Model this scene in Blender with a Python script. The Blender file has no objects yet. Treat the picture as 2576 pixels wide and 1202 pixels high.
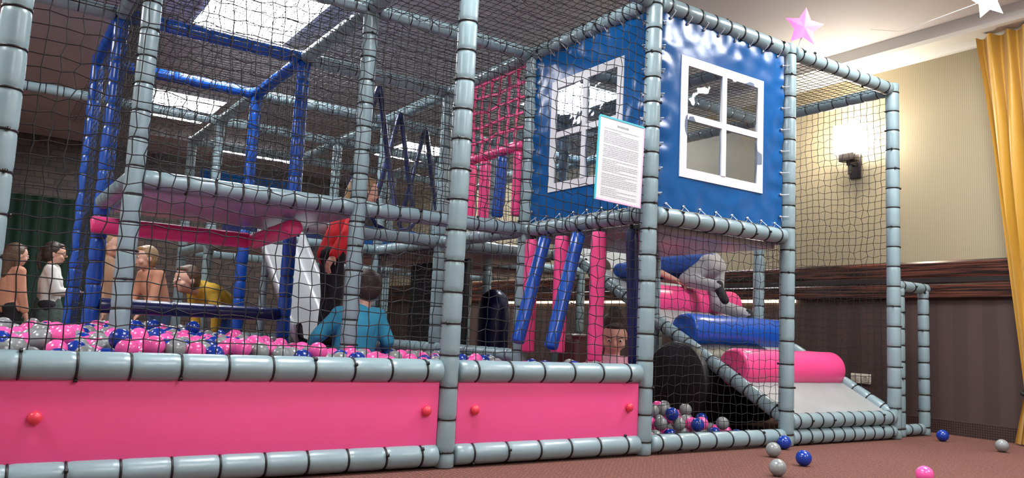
import bpy, bmesh, math, random
import numpy as np
from mathutils import Vector, Matrix, noise
random.seed(7); rng=np.random.default_rng(7)
SC=bpy.context.scene; COL=SC.collection
SX,SY=1.16,1.133; ZT,ZM,ZP=2.42,1.245,.41; PR=.045
XA,XB=-2.883,-1.164; XW=3.10; YB=9.8; ZC=3.02

# ---------------------------------------------------------------- materials
def mat(name,col,rough=.5,metal=0,spec=.5,bump=0,bscale=20,emit=None,estr=0,coat=0,vary=0,vscale=5,sheen=0):
    m=bpy.data.materials.new(name); m.use_nodes=True; nt=m.node_tree; b=nt.nodes['Principled BSDF']
    b.inputs['Base Color'].default_value=(*col,1); b.inputs['Roughness'].default_value=rough
    b.inputs['Metallic'].default_value=metal; b.inputs['Specular IOR Level'].default_value=spec
    b.inputs['Coat Weight'].default_value=coat
    if emit: b.inputs['Emission Color'].default_value=(*emit,1); b.inputs['Emission Strength'].default_value=estr
    tc=nt.nodes.new('ShaderNodeTexCoord')
    if bump:
        n=nt.nodes.new('ShaderNodeTexNoise'); n.inputs['Scale'].default_value=bscale; n.inputs['Detail'].default_value=4
        nt.links.new(tc.outputs['Object'],n.inputs['Vector'])
        bp=nt.nodes.new('ShaderNodeBump'); bp.inputs['Strength'].default_value=bump; bp.inputs['Distance'].default_value=.01
        nt.links.new(n.outputs['Fac'],bp.inputs['Height']); nt.links.new(bp.outputs[0],b.inputs['Normal'])
    if vary:
        n=nt.nodes.new('ShaderNodeTexNoise'); n.inputs['Scale'].default_value=vscale; n.inputs['Detail'].default_value=3
        nt.links.new(tc.outputs['Object'],n.inputs['Vector'])
        r=nt.nodes.new('ShaderNodeValToRGB'); r.color_ramp.elements[0].position=.3; r.color_ramp.elements[1].position=.7
        r.color_ramp.elements[0].color=(*[c*(1-vary) for c in col],1); r.color_ramp.elements[1].color=(*[min(1,c*(1+vary)) for c in col],1)
        nt.links.new(n.outputs['Fac'],r.inputs[0]); nt.links.new(r.outputs[0],b.inputs['Base Color'])
    return m
M={}
M['gray']=mat('gray_vinyl',(.235,.335,.365),.30,spec=.6,bump=.25,bscale=14,vary=.08)
M['tie']=mat('black_tie',(.010,.010,.012),.4)
M['net']=mat('black_twine',(.007,.007,.009),.7)
M['pink']=mat('pink_vinyl',(.93,.10,.31),.42,bump=.1,bscale=8,vary=.04,vscale=2)
M['pinkroll']=mat('pink_foam_vinyl',(.90,.075,.27),.3,bump=.25,bscale=12)
M['blue']=mat('blue_vinyl',(.004,.075,.42),.25,spec=.6,bump=.3,bscale=9)
M['bluepanel']=mat('blue_tarpaulin',(.002,.085,.29),.25,spec=.36,bump=.22,bscale=7)
M['navy']=mat('navy_vinyl',(.008,.016,.09),.3,bump=.2,bscale=12)
M['white']=mat('white_vinyl',(.72,.74,.77),.4)
M['deck']=mat('gray_deck_board',(.34,.34,.39),.3,vary=.1)
M['slide']=mat('light_gray_plastic',(.42,.44,.45),.25,vary=.06)
M['mat']=mat('light_gray_mat',(.32,.34,.34),.55,bump=.2,bscale=30,vary=.06)
M['black']=mat('black_vinyl',(.010,.010,.012),.4,bump=.2,bscale=6)
M['maroon']=mat('maroon_vinyl',(.10,.012,.02),.4)
M['red']=mat('red_plastic_bolt',(.80,.05,.09),.3)
M['bpink']=mat('pink_ball_plastic',(.92,.11,.40),.22,spec=.6)
M['bblue']=mat('blue_ball_plastic',(.006,.04,.32),.2,spec=.6)
M['bgray']=mat('gray_ball_plastic',(.25,.27,.27),.25,spec=.6)
M['metal']=mat('steel',(.5,.5,.52),.3,1)
M['bronze']=mat('dark_bronze',(.05,.04,.04),.35,.6)
M['ceiling']=mat('ceiling_plaster',(.50,.475,.49),.8,vary=.05,vscale=1)
M['soffit']=mat('soffit_plaster',(.66,.66,.64),.7)
M['paper']=mat('paper',(.74,.77,.79),.35)
M['ink']=mat('ink',(.34,.36,.39),.6)
M['cyan']=mat('cyan_border',(.05,.5,.6),.4)
M['lilac']=mat('lilac_border',(.7,.5,.7),.4)
M['starpink']=mat('pink_foil_star',(.95,.14,.42),.4)
M['starwhite']=mat('white_foil_star',(.85,.83,.85),.4)
M['outlet']=mat('cream_plastic',(.65,.6,.5),.35)
M['hole']=mat('dark_socket',(.05,.045,.04),.6)
M['light']=mat('panel_diffuser',(1,1,1),.5,emit=(.97,.98,1),estr=23)
M['strip']=mat('tube_diffuser',(1,1,1),.5,emit=(.9,.95,1),estr=8)
M['lamp']=mat('frosted_glass_shade',(1,1,1),.5,emit=(1,.95,.84),estr=25)
M['led']=mat('warm_led',(1,.8,.5),.5,emit=(1,.78,.5),estr=3)
M['skin']=mat('skin',(.66,.38,.28),.5,vary=.05)
M['hairdark']=mat('dark_brown_hair',(.035,.02,.014),.5,bump=.6,bscale=60)
M['hairbrown']=mat('brown_hair',(.10,.055,.03),.5,bump=.6,bscale=60)
M['hairblond']=mat('blond_hair',(.30,.19,.09),.5,bump=.6,bscale=60)
M['eye']=mat('eye_dark',(.02,.015,.012),.2)
M['eyewhite']=mat('eye_white',(.8,.8,.8),.3)
M['lip']=mat('lips',(.5,.15,.14),.5)
for n,c in dict(peach=(.6,.28,.18),cwhite=(.62,.62,.6),skirt=(.05,.08,.07),cblack=(.012,.012,.016),tee=(.03,.27,.43),cred=(.7,.02,.03),cgray=(.36,.36,.37),cyellow=(.6,.38,.04),cblue=(.012,.06,.28),tan=(.5,.31,.2),cpink=(.7,.35,.45),jeans=(.05,.1,.22)).items():
    M[n]=mat('cloth_'+n,c,.85,bump=.5,bscale=25,vary=.25 if n=='skirt' else .06,vscale=30 if n=='skirt' else 6)

def nodemat(name):
    m=bpy.data.materials.new(name); m.use_nodes=True; nt=m.node_tree
    return m,nt,nt.nodes['Principled BSDF']
# carpet
m,nt,b=nodemat('carpet'); tc=nt.nodes.new('ShaderNodeTexCoord')
v=nt.nodes.new('ShaderNodeTexVoronoi'); v.inputs['Scale'].default_value=42; v.inputs['Randomness'].default_value=.25; nt.links.new(tc.outputs['Object'],v.inputs['Vector'])
n=nt.nodes.new('ShaderNodeTexNoise'); n.inputs['Scale'].default_value=160; n.inputs['Detail'].default_value=5; nt.links.new(tc.outputs['Object'],n.inputs['Vector'])
r=nt.nodes.new('ShaderNodeValToRGB'); r.color_ramp.elements[0].color=(.055,.022,.018,1); r.color_ramp.elements[1].color=(.165,.062,.045,1); r.color_ramp.elements[0].position=.18; r.color_ramp.elements[1].position=.38
nt.links.new(v.outputs['Distance'],r.inputs[0])
mx=nt.nodes.new('ShaderNodeMix'); mx.data_type='RGBA'; mx.blend_type='MULTIPLY'; mx.inputs[0].default_value=.8
nt.links.new(r.outputs[0],mx.inputs[6]); 
r2=nt.nodes.new('ShaderNodeValToRGB'); r2.color_ramp.elements[0].color=(.35,.35,.35,1); r2.color_ramp.elements[1].color=(1.7,1.7,1.7,1); r2.color_ramp.elements[0].position=.3; r2.color_ramp.elements[1].position=.7; nt.links.new(n.outputs['Fac'],r2.inputs[0]); nt.links.new(r2.outputs[0],mx.inputs[7])
nt.links.new(mx.outputs[2],b.inputs['Base Color']); b.inputs['Roughness'].default_value=.95
bp=nt.nodes.new('ShaderNodeBump'); bp.inputs['Strength'].default_value=.6; bp.inputs['Distance'].default_value=.006; nt.links.new(n.outputs['Fac'],bp.inputs['Height']); nt.links.new(bp.outputs[0],b.inputs['Normal'])
M['carpet']=m
def wallmat(name,axis,up,lo1,lo2,split=1.1):
    m,nt,b=nodemat(name); tc=nt.nodes.new('ShaderNodeTexCoord'); sp=nt.nodes.new('ShaderNodeSeparateXYZ'); nt.links.new(tc.outputs['Object'],sp.inputs[0])
    def stripe(freq,a,c,hard):
        mu=nt.nodes.new('ShaderNodeMath'); mu.operation='MULTIPLY'; mu.inputs[1].default_value=freq; nt.links.new(sp.outputs[axis],mu.inputs[0])
        si=nt.nodes.new('ShaderNodeMath'); si.operation='SINE'; nt.links.new(mu.outputs[0],si.inputs[0])
        mr=nt.nodes.new('ShaderNodeMapRange'); mr.inputs[1].default_value=-hard; mr.inputs[2].default_value=hard; nt.links.new(si.outputs[0],mr.inputs[0])
        mi=nt.nodes.new('ShaderNodeMix'); mi.data_type='RGBA'; nt.links.new(mr.outputs[0],mi.inputs[0]); mi.inputs[6].default_value=(*a,1); mi.inputs[7].default_value=(*c,1); return mi.outputs[2]
    u=stripe(420,up,tuple(x*.84 for x in up),.9); l=stripe(30,lo1,lo2,.25)
    g=nt.nodes.new('ShaderNodeMath'); g.operation='GREATER_THAN'; g.inputs[1].default_value=split; nt.links.new(sp.outputs[2],g.inputs[0])
    mi=nt.nodes.new('ShaderNodeMix'); mi.data_type='RGBA'; nt.links.new(g.outputs[0],mi.inputs[0]); nt.links.new(l,mi.inputs[6]); nt.links.new(u,mi.inputs[7])
    nt.links.new(mi.outputs[2],b.inputs['Base Color']); b.inputs['Roughness'].default_value=.6
    return m
M['wallR']=wallmat('striped_wallpaper',1,(.36,.305,.20),(.060,.035,.030),(.074,.045,.039))
M['wallP']=mat('plain_wall',(.5,.46,.40),.8)
m,nt,b=nodemat('stone_tiles'); tc=nt.nodes.new('ShaderNodeTexCoord'); mp=nt.nodes.new('ShaderNodeMapping'); mp.inputs['Rotation'].default_value=(math.pi/2,0,0); nt.links.new(tc.outputs['Object'],mp.inputs[0])
bk=nt.nodes.new('ShaderNodeTexBrick'); bk.inputs['Scale'].default_value=3; bk.inputs['Color1'].default_value=(.10,.065,.05,1); bk.inputs['Color2'].default_value=(.045,.03,.027,1); bk.inputs['Mortar'].default_value=(.015,.012,.012,1)
nt.links.new(mp.outputs[0],bk.inputs['Vector']); nt.links.new(bk.outputs[0],b.inputs['Base Color']); M['stone']=m
m,nt,b=nodemat('striped_dark_wood'); tc=nt.nodes.new('ShaderNodeTexCoord'); mp=nt.nodes.new('ShaderNodeMapping'); mp.inputs['Scale'].default_value=(3,1.2,60); nt.links.new(tc.outputs['Object'],mp.inputs[0])
n=nt.nodes.new('ShaderNodeTexNoise'); n.inputs['Scale'].default_value=1.6; n.inputs['Detail'].default_value=4; n.inputs['Distortion'].default_value=.4; nt.links.new(mp.outputs[0],n.inputs['Vector'])
r=nt.nodes.new('ShaderNodeValToRGB'); r.color_ramp.elements[0].color=(.014,.008,.006,1); r.color_ramp.elements[1].color=(.13,.042,.026,1); r.color_ramp.elements[0].position=.44; r.color_ramp.elements[1].position=.62
nt.links.new(n.outputs['Fac'],r.inputs[0]); nt.links.new(r.outputs[0],b.inputs['Base Color']); b.inputs['Roughness'].default_value=.25; M['wood']=m
m,nt,b=nodemat('perforated_baseboard'); tc=nt.nodes.new('ShaderNodeTexCoord'); v=nt.nodes.new('ShaderNodeTexVoronoi'); v.inputs['Scale'].default_value=60; v.inputs['Randomness'].default_value=0.0; nt.links.new(tc.outputs['Object'],v.inputs['Vector'])
r=nt.nodes.new('ShaderNodeValToRGB'); r.color_ramp.elements[0].color=(.12,.06,.05,1); r.color_ramp.elements[1].color=(.03,.018,.016,1); r.color_ramp.elements[0].position=.3; r.color_ramp.elements[1].position=.4
nt.links.new(v.outputs['Distance'],r.inputs[0]); nt.links.new(r.outputs[0],b.inputs['Base Color']); M['base']=m
m,nt,b=nodemat('gold_curtain_satin'); b.inputs['Base Color'].default_value=(.50,.27,.025,1); b.inputs['Roughness'].default_value=.45; b.inputs['Sheen Weight'].default_value=.2; M['curtain']=m
M['green']=mat('dark_green_drape',(.008,.035,.022),.8,bump=.4)
m=bpy.data.materials.new('clear_film'); m.use_nodes=True; nt=m.node_tree; nt.nodes.clear(); o=nt.nodes.new('ShaderNodeOutputMaterial'); mi=nt.nodes.new('ShaderNodeMixShader'); t=nt.nodes.new('ShaderNodeBsdfTransparent'); g=nt.nodes.new('ShaderNodeBsdfGlossy'); g.inputs['Roughness'].default_value=.06
t.inputs[0].default_value=(.50,.56,.66,1); mi.inputs[0].default_value=.12
tc=nt.nodes.new('ShaderNodeTexCoord'); n=nt.nodes.new('ShaderNodeTexNoise'); n.inputs['Scale'].default_value=6; nt.links.new(tc.outputs['Object'],n.inputs[0]); bp=nt.nodes.new('ShaderNodeBump'); bp.inputs['Strength'].default_value=.5; bp.inputs['Distance'].default_value=.03; nt.links.new(n.outputs[0],bp.inputs['Height']); nt.links.new(bp.outputs[0],g.inputs['Normal'])
nt.links.new(t.outputs[0],mi.inputs[1]); nt.links.new(g.outputs[0],mi.inputs[2]); nt.links.new(mi.outputs[0],o.inputs[0]); M['film']=m

# ---------------------------------------------------------------- helpers
def link(o,parent=None):
    COL.objects.link(o)
    if parent is not None: o.parent=parent
    return o
def root(name,label,cat,loc=(0,0,0)):
    o=bpy.data.objects.new(name,None); o.location=loc; o.empty_display_size=.1; COL.objects.link(o)
    o['label']=label; o['category']=cat; return o
def tag(o,label,cat,group=None):
    o['label']=label; o['category']=cat
    if group: o['group']=group
    return o
def mk(name,vs,fs,mats,parent=None,smooth=False,idx=None,world=True):
    me=bpy.data.meshes.new(name); me.from_pydata([tuple(map(float,v)) for v in vs],[],fs)
    if not isinstance(mats,(list,tuple)): mats=[mats]
    for mm in mats: me.materials.append(M[mm])
    if smooth: me.polygons.foreach_set('use_smooth',[True]*len(me.polygons))
    if idx is not None: me.polygons.foreach_set('material_index',idx)
    me.update(); o=bpy.data.objects.new(name,me); link(o,parent)
    if parent is not None and world: o.location=-parent.location
    return o
def box(name,lo,hi,m,parent=None,bev=0,smooth=False):
    bm=bmesh.new(); bmesh.ops.create_cube(bm,size=1)
    c=[(a+b)/2 for a,b in zip(lo,hi)]; d=[abs(b-a) for a,b in zip(lo,hi)]
    for v in bm.verts: v.co=Vector((v.co.x*d[0],v.co.y*d[1],v.co.z*d[2]))
    if bev: bmesh.ops.bevel(bm,geom=bm.edges[:],offset=bev,segments=3,affect='EDGES',profile=.5)
    me=bpy.data.meshes.new(name); bm.to_mesh(me); bm.free(); me.materials.append(M[m])
    if bev: me.polygons.foreach_set('use_smooth',[True]*len(me.polygons))
    o=bpy.data.objects.new(name,me); link(o,parent); o.location=Vector(c)-(parent.location if parent else Vector())
    return o
def struct(o): o['kind']='structure'; return o
def frame_mat(p0,p1):
    d=(Vector(p1)-Vector(p0)); z=d.normalized(); q=Vector((0,0,1)).rotation_difference(z) if z.z>-.999 else Matrix.Rotation(math.pi,3,'X').to_quaternion()
    return Matrix.Translation(Vector(p0))@q.to_matrix().to_4x4(), d.length
_tie={}
def ring_mesh(r):
    k=round(r,4)
    if k in _tie: return _tie[k]
    N=20; vs=[];fs=[]
    prof=[(r-.004,-.0045),(r+.0012,-.003),(r+.0012,.003),(r-.004,.0045)]
    for i in range(N):
        a=2*math.pi*i/N
        for (rr,z) in prof: vs.append((rr*math.cos(a),rr*math.sin(a),z))
    for i in range(N):
        for j in range(3): fs.append((i*4+j,((i+1)%N)*4+j,((i+1)%N)*4+j+1,i*4+j+1))
    b=len(vs); s=.006
    for dx in (0,.01):
        for dy in (-s,s):
            for dz in (-s,s): vs.append((r-.001+dx,dy,dz))
    fs+=[(b,b+1,b+3,b+2),(b+4,b+6,b+7,b+5),(b,b+4,b+5,b+1),(b+2,b+3,b+7,b+6),(b,b+2,b+6,b+4),(b+1,b+5,b+7,b+3)]
    me=bpy.data.meshes.new('cable_tie'); me.from_pydata(vs,[],fs); me.materials.append(M['tie']); me.polygons.foreach_set('use_smooth',[True]*len(me.polygons)); _tie[k]=me; return me
def pad(name,p0,p1,m,parent,r=PR,sp=.14,ties=True,N=20,phase=None,label=None):
    """foam sleeve between p0,p1 pinched where the cable ties sit"""
    mw,L=frame_mat(p0,p1); n=max(1,int(round(L/sp))) ; st=L/n
    off=st*(.5 if phase is None else phase)
    tz=[off+st*i for i in range(n) if off+st*i<L-.02]
    prof=[(r*.0,0),(r*.8,0),(r,.008)]
    for t in tz:
        prof+= [q for q in [(r,t-.026),(r-.001,t-.012),(r-.0038,t-.004),(r-.0038,t+.004),(r-.001,t+.012),(r,t+.026)] if .01<q[1]<L-.01]
    prof+=[(r,L-.008),(r*.8,L),(0,L)]
    vs=[];fs=[];idx=[];K=len(prof)
    for k,(rr,z) in enumerate(prof):
        for i in range(N):
            a=2*math.pi*i/N; vs.append((rr*math.cos(a),rr*math.sin(a),z))
    for k in range(K-1):
        blk=(not ties) and abs(prof[k][0]-(r-.0038))<1e-6 and abs(prof[k+1][0]-(r-.0038))<1e-6
        for i in range(N):
            j=(i+1)%N; fs.append((k*N+i,k*N+j,(k+1)*N+j,(k+1)*N+i)); idx.append(1 if blk else 0)
    o=mk(name,vs,fs,[m,'tie'],parent,True,idx,world=False)
    o.matrix_local=Matrix.Translation(-parent.location)@mw
    if label: o['label']=label
    if ties:
        rm=ring_mesh(r)
        for t in tz:
            c=bpy.data.objects.new('cable_tie',rm); COL.objects.link(c); c.parent=o; c.location=(0,0,t); c.rotation_euler=(0,0,rng.uniform(0,6.28))
    return o
def tubes(polys,r,sides=3):
    vs=[];fs=[]
    for P in polys:
        P=np.asarray(P); n=len(P); T=np.gradient(P,axis=0); T/=np.linalg.norm(T,axis=1)[:,None]+1e-9
        ref=np.array([0,0,1.]) if abs(T[0][2])<.9 else np.array([1.,0,0])
        A=np.cross(T,ref); A/=np.linalg.norm(A,axis=1)[:,None]+1e-9; B=np.cross(T,A)
        b=len(vs)
        for k in range(n):
            for s in range(sides):
                a=2*math.pi*s/sides; vs.append(P[k]+r*(A[k]*math.cos(a)+B[k]*math.sin(a)))
        for k in range(n-1):
            for s in range(sides):
                t=(s+1)%sides; fs.append((b+k*sides+s,b+k*sides+t,b+(k+1)*sides+t,b+(k+1)*sides+s))
    return vs,fs
def net(parent,O,U,V,step=.05,r=.0021,jit=.0042,wave=.008,m='net',name='safety_net',label=None):
    O,U,V=map(lambda q:np.array(q,float),(O,U,V)); lu,lv=np.linalg.norm(U),np.linalg.norm(V)
    nu,nv=int(round(lu/step)),int(round(lv/step)); Nn=np.cross(U,V); Nn/=np.linalg.norm(Nn); u=U/lu; v=V/lv
    G=np.zeros((nu+1,nv+1,3)); s1,s2=rng.uniform(0,6,2)
    for i in range(nu+1):
        for j in range(nv+1):
            a,b=i/nu,j/nv; ed=min(1,8*min(a,1-a,b,1-b)+.25)
            p=O+U*a+V*b
            zg=.0035*(1 if (i+j)%2 else -1)
            p=p+ed*(u*(rng.normal()*jit+zg+wave*math.sin(9*b+s1+3*a))+v*(rng.normal()*jit-zg+wave*math.sin(8*a+s2+4*b))+Nn*(wave*1.2*math.sin(5*a+s2)*math.sin(6*b+s1)))
            G[i,j]=p
    polys=[G[i,:,:] for i in range(nu+1)]+[G[:,j,:] for j in range(nv+1)]
    vs,fs=tubes(polys,r); o=mk(name,vs,fs,m,parent,True)
    if label: o['label']=label
    return o
def lathe_closed(name,prof,m,parent,mw,N=28,label=None):
    vs=[];fs=[];K=len(prof)
    for rr,z in prof:
        for i in range(N):
            a=2*math.pi*i/N; vs.append((rr*math.cos(a),rr*math.sin(a),z))
    for k in range(K-1):
        for i in range(N):
            j=(i+1)%N; fs.append((k*N+i,k*N+j,(k+1)*N+j,(k+1)*N+i))
    o=mk(name,vs,fs,m,parent,True,world=False); o.matrix_local=(Matrix.Translation(-parent.location) if parent else Matrix())@mw
    if label:o['label']=label
    return o
def roll(name,p0,p1,r,m,parent,N=32,label=None):
    mw,L=frame_mat(p0,p1); e=min(.02,r*.3)
    prof=[(0,0),(r-e,0),(r-e*.3,e*.3),(r,e)]+[(r*(1+.015*math.sin(k*2.3)),e+(L-2*e)*k/8) for k in range(1,8)]+[(r,L-e),(r-e*.3,L-e*.3),(r-e,L),(0,L)]
    return lathe_closed(name,prof,m,parent,mw,N,label)

# ---------------------------------------------------------------- room
def quadbox(name,lo,hi,m): return struct(box(name,lo,hi,m))
XL=-6; YF=-5.5
quadbox('floor',(XL,YF,-.1),(XW,YB,0),'carpet')
quadbox('ceiling',(XL,YF,ZC),(XW,YB,ZC+.1),'ceiling')
w=quadbox('wall_right',(XW,YF,0),(XW+.15,YB,ZC),'wallR'); 
for v in w.data.vertices: v.co+=w.location
w.location=(0,0,0)
quadbox('wall_back',(XL,YB,0),(XW,YB+.15,ZC),'stone')
quadbox('wall_left',(XL-.15,YF,0),(XL,YB,ZC),'wallP')
quadbox('wall_front',(XL,YF-.15,0),(XW,YF,ZC),'wallP')
def moulding(name,prof,y0,y1,m):
    vs=[];fs=[];n=len(prof)
    for y in (y0,y1):
        for x,z in prof: vs.append((x,y,z))
    for i in range(n): fs.append((i,(i+1)%n,n+(i+1)%n,n+i))
    fs+= [tuple(range(n)),tuple(range(2*n-1,n-1,-1))]
    return struct(mk(name,vs,fs,m))
moulding('trim_1',[(2.84,ZC),(2.84,2.93),(2.86,2.905),(3.0,2.905),(3.03,2.90),(3.06,2.885),(3.075,2.87),(XW,2.865),(XW,ZC)],YF,YB,'soffit')
moulding('trim_2',[(XW,.99),(3.07,.99),(3.06,1.0),(3.06,1.095),(3.066,1.105),(3.066,1.155),(3.06,1.165),(3.06,1.26),(3.07,1.275),(XW,1.28)],YF,YB,'wood')
quadbox('trim_3',(3.060,YF,1.112),(3.068,YB,1.148),'bronze')
quadbox('baseboard_right',(3.075,YF,0),(XW,YB,.105),'base')
led=box('led_light_strip',(3.065,1.35,.966),(XW,6.5,.99),'led'); tag(led,'warm glowing light strip under the dark wood rail','light strip')

# camera
C=Vector((-2.90611,-3.02839,.59413)); yaw,pitch,rl,F=.59323,.11611,.04832,1989.54
fw=Vector((math.sin(yaw)*math.cos(pitch),math.cos(yaw)*math.cos(pitch),math.sin(pitch))); rt=Vector((math.cos(yaw),-math.sin(yaw),0)); up=rt.cross(fw)
r2=rt*math.cos(rl)+up*math.sin(rl); u2=-rt*math.sin(rl)+up*math.cos(rl)
cd=bpy.data.cameras.new('camera'); cd.sensor_width=36; cd.sensor_fit='HORIZONTAL'; cd.lens=F*36/2576; cd.clip_start=.05
co=bpy.data.objects.new('camera',cd); COL.objects.link(co); SC.camera=co
co.matrix_world=Matrix(((r2.x,u2.x,-fw.x,C.x),(r2.y,u2.y,-fw.y,C.y),(r2.z,u2.z,-fw.z,C.z),(0,0,0,1)))

# ceiling light panels
for (x,y,wx,wy) in [(-1.27,3.10,.75,1.2),(-1.18,6.6,.8,1.25),(1.95,6.7,.75,1.1),(2.05,3.3,.75,1.1),(-1.25,-.5,.8,1.2),(1.6,-1.0,.8,1.2),(-1.25,-3.8,.8,1.2),(1.6,-3.8,.8,1.2),(-4.5,3.0,.8,1.2),(-4.5,-.5,.8,1.2)]:
    rr=root('ceiling_light','large rectangular white ceiling light panel glowing brightly','light',(x,y,ZC)); rr['group']='ceiling light panels'
    box('diffuser',(x-wx/2,y-wy/2,ZC-.03),(x+wx/2,y+wy/2,ZC-.012),'light',rr)
    for a,b_ in (((x-wx/2-.03,y-wy/2-.03),(x-wx/2,y+wy/2+.03)),((x+wx/2,y-wy/2-.03),(x+wx/2+.03,y+wy/2+.03)),((x-wx/2,y-wy/2-.03),(x+wx/2,y-wy/2)),((x-wx/2,y+wy/2),(x+wx/2,y+wy/2+.03))):
        box('trim_frame',(*a,ZC-.035),(*b_,ZC),'white',rr)
rr=root('strip_light','long thin white tube light on the ceiling','light',(.33,8.45,ZC))
roll('tube',(-.3,8.4,ZC-.07),(.95,8.5,ZC-.07),.03,'strip',rr); box('housing',(-.32,8.42,ZC-.04),(.97,8.5,ZC),'white',rr)

# ---------------------------------------------------------------- play frame
PF=root('play_frame','two-level padded soft play climbing frame with black safety nets','play structure')
X=lambda i:SX*i; Y=lambda j:SY*j
def post(x,y,m='gray',sp=.135,ties=False,top=ZT+.045):
    return pad('padded_post',(x,y,0),(x,y,top),m,PF,sp=sp,ties=ties,label={'blue':'blue padded post','navy':'navy padded post'}.get(m))
for x in (XA,XB,0,X(1),X(2)): post(x,0,ties=True)
for i in (-2,-1,0,1,2): post(X(i),Y(1),ties=i<=0,)
for i in (-2,-1): post(X(i),Y(2),'blue'); post(X(i),Y(3),'blue')
for i in (0,1,2):
    for j in (2,3,4,5): post(X(i),Y(j))
for j in (4,5): post(X(-1),Y(j))
post(X(-3),Y(2)); post(X(-3),Y(4))
def rail(p0,p1,m='gray',ties=False,sp=.13,r=PR,parent=None,name='padded_rail'):
    p0,p1=Vector(p0),Vector(p1); d=(p1-p0).normalized(); 
    return pad(name,p0+d*PR*.9,p1-d*PR*.9,m,parent or PF,r=r,sp=sp,ties=ties,label={'blue':'blue padded rail','navy':'navy padded rail'}.get(m))
rail((XA,0,ZT),(XB,0,ZT)); rail((XB,0,ZT),(0,0,ZT))
for i in (0,1): rail((X(i),0,ZT),(X(i+1),0,ZT),ties=True,sp=.115)
for i in (0,1,2): rail((X(i),0,ZT),(X(i),Y(1),ZT),ties=i==0,sp=.115)
rail((XB,0,ZT),(X(-1),Y(1),ZT))
for j in range(1,6):
    for i in range(-2,2):
        if j>=4 and i==-2: continue
        rail((X(i),Y(j),ZT),(X(i+1),Y(j),ZT),'blue' if (i==-2 and j in(2,3)) else 'gray')
for i in range(-2,3):
    for j in range(1,5):
        if i==-2 and j>=3: continue
        rail((X(i),Y(j),ZT),(X(i),Y(j+1),ZT),'blue' if (i<=-1 and j==2) else 'gray')
rail((X(-3),Y(2),ZT),(X(-2),Y(2),ZT)); rail((X(-3),Y(4),ZT),(X(-1),Y(4),ZT)); 
rail((0,0,ZM),(X(1),0,ZM),ties=True,sp=.115)
rail((0,0,ZM),(0,Y(1),ZM),ties=True,sp=.1)
rail((X(1),0,ZM),(X(1),Y(1),ZM)); rail((0,Y(1),ZM),(X(1),Y(1),ZM))
rail((X(-2),Y(1),ZM),(X(-1),Y(1),ZM),ties=True); rail((X(-1),Y(1),ZM),(0,Y(1),ZM),ties=True)
rail((X(-2),Y(1),ZM),(X(-2),Y(2),ZM)); rail((X(-1),Y(1),ZM),(X(-1),Y(2),ZM))
rail((0,Y(1),ZM),(0,Y(2),ZM)); rail((0,Y(2),ZM),(0,Y(3),ZM)); rail((X(-1),Y(2),ZM),(0,Y(2),ZM))
for j in (3,4,5):
    for i in (-1,0,1): rail((X(i),Y(j),ZM),(X(i+1),Y(j),ZM))
for i in (-1,0,1,2):
    for j in (3,4): rail((X(i),Y(j),ZM),(X(i),Y(j+1),ZM))
for i in (0,1): rail((X(i),Y(2),ZM),(X(i+1),Y(2),ZM))
rail((X(-2),Y(2),.63),(X(-1),Y(2),.63),'navy',sp=.3)
rail((0,Y(1),.44),(0,Y(2),.44)); rail((0,Y(2),.44),(0,Y(3),.44)); rail((X(-1),Y(3),.44),(0,Y(3),.44))
rail((0,0,.055),(X(1),0,.055),ties=True,sp=.13)
box('platform_deck',(X(-2)+.05,Y(1)+.05,1.19),(X(-1)-.05,Y(2)-.05,1.23),'deck',PF,.008)
box('platform_deck',(.05,.05,1.17),(X(1)-.05,Y(1)-.05,1.21),'deck',PF,.008)
for i in (-1,0,1): 
    box('platform_deck',(X(i)+.05,Y(3)+.05,1.19),(X(i+1)-.05,Y(4)-.05,1.23),'deck',PF,.008)
box('platform_deck',(.05,Y(2)+.05,1.19),(X(1)-.05,Y(3)-.05,1.23),'deck',PF,.008)
box('crawl_wall',(.30,Y(2)+.08,.2),(.34,Y(3)-.08,1.15),'black',PF,.01)['label']='black padded crawl space wall'
for a,b_ in (((-2.38,2.17,1.10),(-1.45,2.21,1.10)),((-1.42,2.2,1.1),(-1.44,1.35,1.12))):
    roll('edge_bolster',a,b_,.05,'pinkroll',PF,label='pink foam bolster under deck')
# nets
net(PF,(XA+.04,0,.45),(XB-XA-.08,0,0),(0,0,1.93),r=.0023)
net(PF,(XB+.04,0,.45),(-XB-.08,0,0),(0,0,1.93),r=.0023)
net(PF,(.04,0.01,.1),(X(1)-.08,0,0),(0,0,1.1),step=.05,r=.0017)
net(PF,(X(2),.04,.2),(0,Y(1)-.08,0),(0,0,2.18),r=.0020)
net(PF,(XA,0,ZT),(2-XA+.3,0,0),(0,Y(2),0),step=.05,r=.0023,name='roof_net')
net(PF,(X(-2),Y(2),ZT),(X(4),0,0),(0,Y(3),0),step=.055,r=.0023,name='roof_net')
up_=ZT-ZM-.08
net(PF,(X(-2),Y(1),ZM+.04),(X(1),0,0),(0,0,up_)); net(PF,(X(-1),Y(1),ZM+.04),(X(1),0,0),(0,0,up_))
net(PF,(X(-2),Y(1),ZM),(0,Y(2),0),(0,0,up_)); net(PF,(X(-2),Y(2),.5),(0,Y(1),0),(0,0,.75))
net(PF,(X(-1),Y(2),ZM),(0,Y(1),0),(0,0,up_)); net(PF,(X(-1),Y(3),ZM),(X(1),0,0),(0,0,up_))
net(PF,(X(-2),Y(3),ZM),(X(1),0,0),(0,0,up_))
net(PF,(0,Y(2),.45),(0,Y(1),0),(0,0,.8),step=.05,r=.003); net(PF,(0,Y(2),ZM),(0,Y(2),0),(0,0,up_))
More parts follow.
